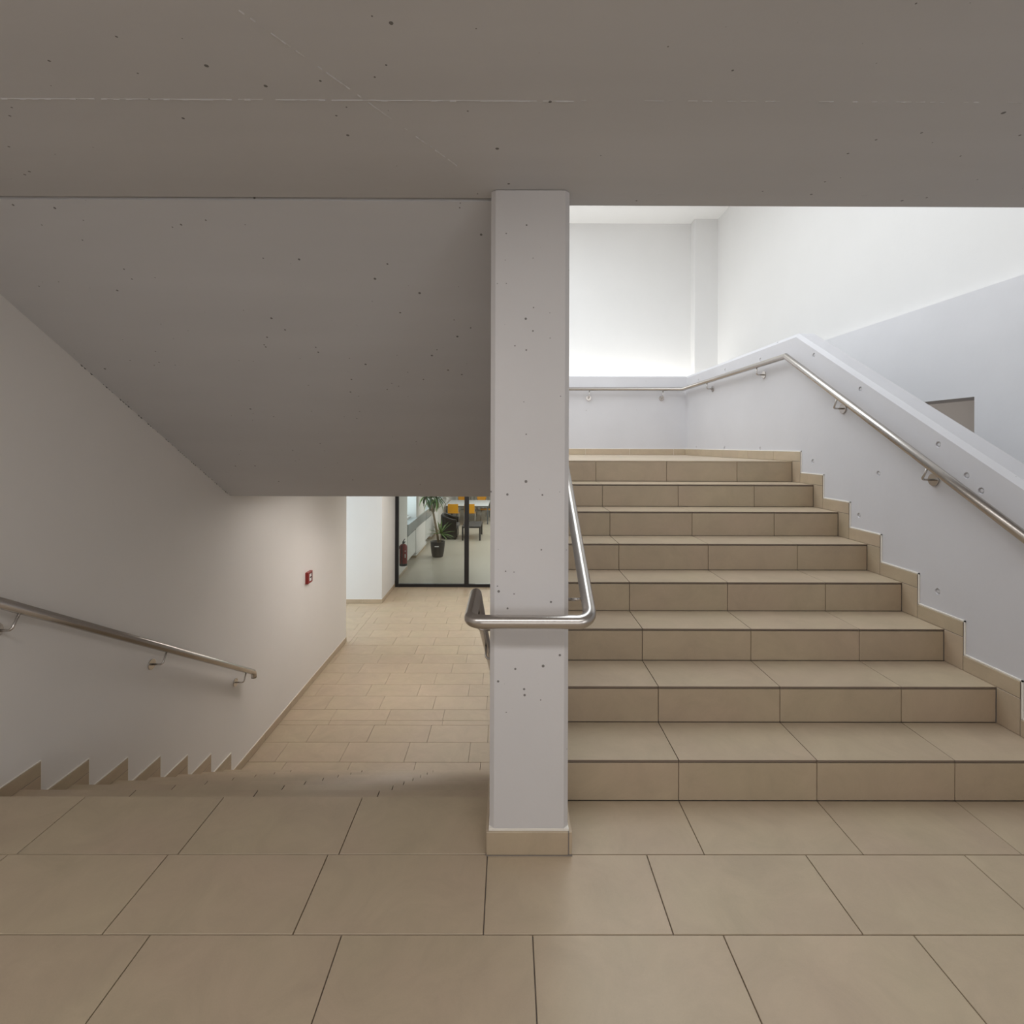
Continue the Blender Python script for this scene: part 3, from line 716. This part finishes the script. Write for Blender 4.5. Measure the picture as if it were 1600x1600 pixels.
def leaf(base, azim, elev, length, width, droop, mat):
    bm = bmesh.new(); n = 7; base = Vector(base)
    h = Vector((math.cos(azim), math.sin(azim), 0)); side = Vector((-math.sin(azim), math.cos(azim), 0))
    p = base.copy(); e = elev; L = []
    for i in range(n + 1):
        t = i / n; w = width * (math.sin(math.pi * min(1, .18 + t * .82)) ** .7) * .5 + .0006
        d = h * math.cos(e) + Vector((0, 0, math.sin(e)))
        nn = side.cross(d)
        L.append((bm.verts.new(p - side * w + nn * w * .35), bm.verts.new(p), bm.verts.new(p + side * w + nn * w * .35)))
        p = p + d * (length / n); e -= droop / n
    for a, c in zip(L, L[1:]):
        bm.faces.new((a[0], a[1], c[1], c[0])); bm.faces.new((a[1], a[2], c[2], c[1]))
    o = link('leaf', mesh_of(bm, 'leaf'), mat, yu); o.modifiers.new('thick', 'SOLIDIFY').thickness = .0016
    for pl in o.data.polygons: pl.use_smooth = True
rng = random.Random(21)
for tip, cnt, ln in (((px - .32, py, .17), 26, .46), ((px - .18, py, .12), 22, .44), ((px - .04, py + .02, .13), 22, .42)):
    for i in range(cnt):
        az = 2 * math.pi * i / cnt * 2.4 + rng.uniform(-.3, .3); el = rng.uniform(-.75, 1.2)
        L0 = ln * rng.uniform(.75, 1.1)
        if math.cos(az) < 0: L0 = min(L0, (tip[0] + 2.34) / max(.05, -math.cos(az)) / .95)
        if L0 < .12: continue
        leaf(tip, az, el, L0, rng.uniform(.036, .05), rng.uniform(.9, 1.8), LEAFD if rng.random() < .55 else LEAF)
tip = (px + .09, py - .02, -.80)
for az, el, ln in ((0.2, .95, .36), (.0, .35, .34), (-.2, -.05, .36), (-.5, .1, .36), (-.1, -.25, .36), (1.2, .9, .30), (3.0, .45, .34), (3.3, .15, .36), (2.7, .8, .30), (-1.2, .6, .24), (-1.7, 1.0, .26), (1.6, 1.35, .36), (-.9, -.2, .32), (3.8, .3, .26), (.5, 1.15, .34), (2.2, 1.2, .34)):
    leaf(tip, az, el, ln * 1.08, .040, .45, LEAF)

# black tub armchair, seen from its side and back
ac = empty('armchair', (-1.83, 16.12, LF)); tag(ac, 'black leather tub armchair beside the low table', 'armchair')
bm = bmesh.new()
# U-shaped shell: plan path from near arm front, round the back, to far arm front
path = []
x_f, x_b, yn, yfar, rc = -1.62, -2.13, 15.74, 16.50, .22
path.append((x_f, yn)); path.append((x_f - .12, yn))
for k in range(9): a = -math.pi / 2 - k * math.pi / 16; path.append((x_b + rc + rc * math.cos(a), yn + rc + rc * math.sin(a)))
for k in range(9): a = math.pi - k * math.pi / 16; path.append((x_b + rc + rc * math.cos(a), yfar - rc + rc * math.sin(a)))
path.append((x_f - .12, yfar)); path.append((x_f, yfar))
cen = Vector((-1.75, 16.12, 0)); th = .09; secs = []
for i, (x, y) in enumerate(path):
    p = Vector((x, y, 0)); q0 = Vector((*path[max(0, i - 1)], 0)); q1 = Vector((*path[min(len(path) - 1, i + 1)], 0))
    t = (q1 - q0).normalized(); inn = Vector((t.y, -t.x, 0))
    if inn.dot(cen - p) < 0: inn = -inn
    zt = LF + .62 + .14 * (1 - max(0, min(1, (x - x_b - .02) / .40)))
    pi_ = p + inn * th
    secs.append([bm.verts.new(v) for v in ((p.x, p.y, LF + .03), (p.x, p.y, zt - .02), (p.x + inn.x * .02, p.y + inn.y * .02, zt), (pi_.x - inn.x * .02, pi_.y - inn.y * .02, zt), (pi_.x, pi_.y, zt - .02), (pi_.x, pi_.y, LF + .03))])
for a, c in zip(secs, secs[1:]):
    for k in range(6): bm.faces.new((a[k], a[(k + 1) % 6], c[(k + 1) % 6], c[k]))
bm.faces.new(secs[0]); bm.faces.new(secs[-1][::-1])
link('shell', mesh_of(bm, 'shell'), LEATHER, ac)
box('seat_base', LEATHER, (-1.99, -1.60, 15.83, 16.41, LF + .05, LF + .32), ac, .01)
box('seat_cushion', CUSHION, (-1.98, -1.57, 15.835, 16.405, LF + .32, LF + .45), ac, .03)
for fx in (-1.66, -1.98):
    for fy in (15.80, 16.44): box('foot', BLACKP, (fx - .02, fx + .02, fy - .02, fy + .02, LF, LF + .035), ac)

# low black table
ct = empty('coffee_table', (-1.14, 16.13, LF)); tag(ct, 'low dark coffee table standing beside the black armchair', 'table')
box('tabletop', TABLEB, (-1.43, -.85, 15.58, 16.68, LF + .385, LF + .435), ct, .003)
for fx in (-1.43, -.90):
    for fy in (15.58, 16.63): box('leg', TABLEB, (fx, fx + .05, fy, fy + .05, LF, LF + .385), ct, .002)

# white meeting table and amber chairs
mt = empty('meeting_table', (-1.53, 19.7, LF)); tag(mt, 'large white meeting table with a dark steel frame', 'table')
box('tabletop', TABLEW, (-2.33, -.74, 18.78, 20.62, LF + .675, LF + .70), mt, .003)
for b in ((-2.33, -.74, 18.79, 18.83), (-2.33, -.74, 20.57, 20.61)): box('frame_rail', DARKGAP, (b[0] + .01, b[1] - .01, b[2], b[3], LF + .635, LF + .674), mt)
for b in ((-2.32, -2.28), (-.79, -.75)): box('frame_rail', DARKGAP, (b[0], b[1], 18.83, 20.57, LF + .635, LF + .674), mt)
for fx in (-2.32, -.79):
    for fy in (18.79, 20.57): box('leg', DARKGAP, (fx, fx + .04, fy, fy + .04, LF, LF + .635), mt)
def make_chair(loc, rz, label):
    t = empty('chair', loc); PINV[t.name] = Matrix.Identity(4)
    t.rotation_euler = (0, 0, rz)
    tag(t, label, 'chair', 'amber chairs around the white meeting table')
    # local: faces +y, back at -y
    bm = bmesh.new(); add_box(bm, -.21, .21, -.19, .21, .43, .447, .006); link('seat', mesh_of(bm, 'seat'), YELLOW, t)
    bm = bmesh.new(); n = 6; a = []
    for i in range(n + 1):
        x = -.19 + .38 * i / n; yy = -.235 - .02 * math.cos((i / n - .5) * math.pi)
        a.append([bm.verts.new(v) for v in ((x, yy, .46), (x, yy - .03, .79), (x, yy - .042, .79), (x, yy - .012, .46))])
    for p, q in zip(a, a[1:]):
        for k in range(4): bm.faces.new((p[k], p[(k + 1) % 4], q[(k + 1) % 4], q[k]))
    bm.faces.new(a[0]); bm.faces.new(a[-1][::-1]); link('backrest', mesh_of(bm, 'backrest'), YELLOW, t)
    for s in (-1, 1):
        tube('leg', CHROME, [(s * .20, .20, 0), (s * .195, .17, .43)], .010, t, 8)
        tube('leg', CHROME, [(s * .20, -.24, 0), (s * .195, -.20, .43), (s * .175, -.245, .70)], .010, t, 8)
        tube('side_rail', CHROME, [(s * .195, .17, .42), (s * .195, -.20, .42)], .009, t, 8)
    return t
make_chair((-2.02, 18.72, LF), 0, 'amber chair with its back to the glass, left of the near pair')
make_chair((-1.42, 18.72, LF), 0, 'amber chair with its back to the glass, seen beside the black post')
make_chair((-1.92, 20.95, LF), math.pi, 'amber chair on the far side of the white table, left one')
make_chair((-1.12, 20.95, LF), math.pi, 'amber chair on the far side of the white table, right one')
make_chair((-.88, 19.75, LF), math.pi / 2, 'amber chair at the right end of the white table')
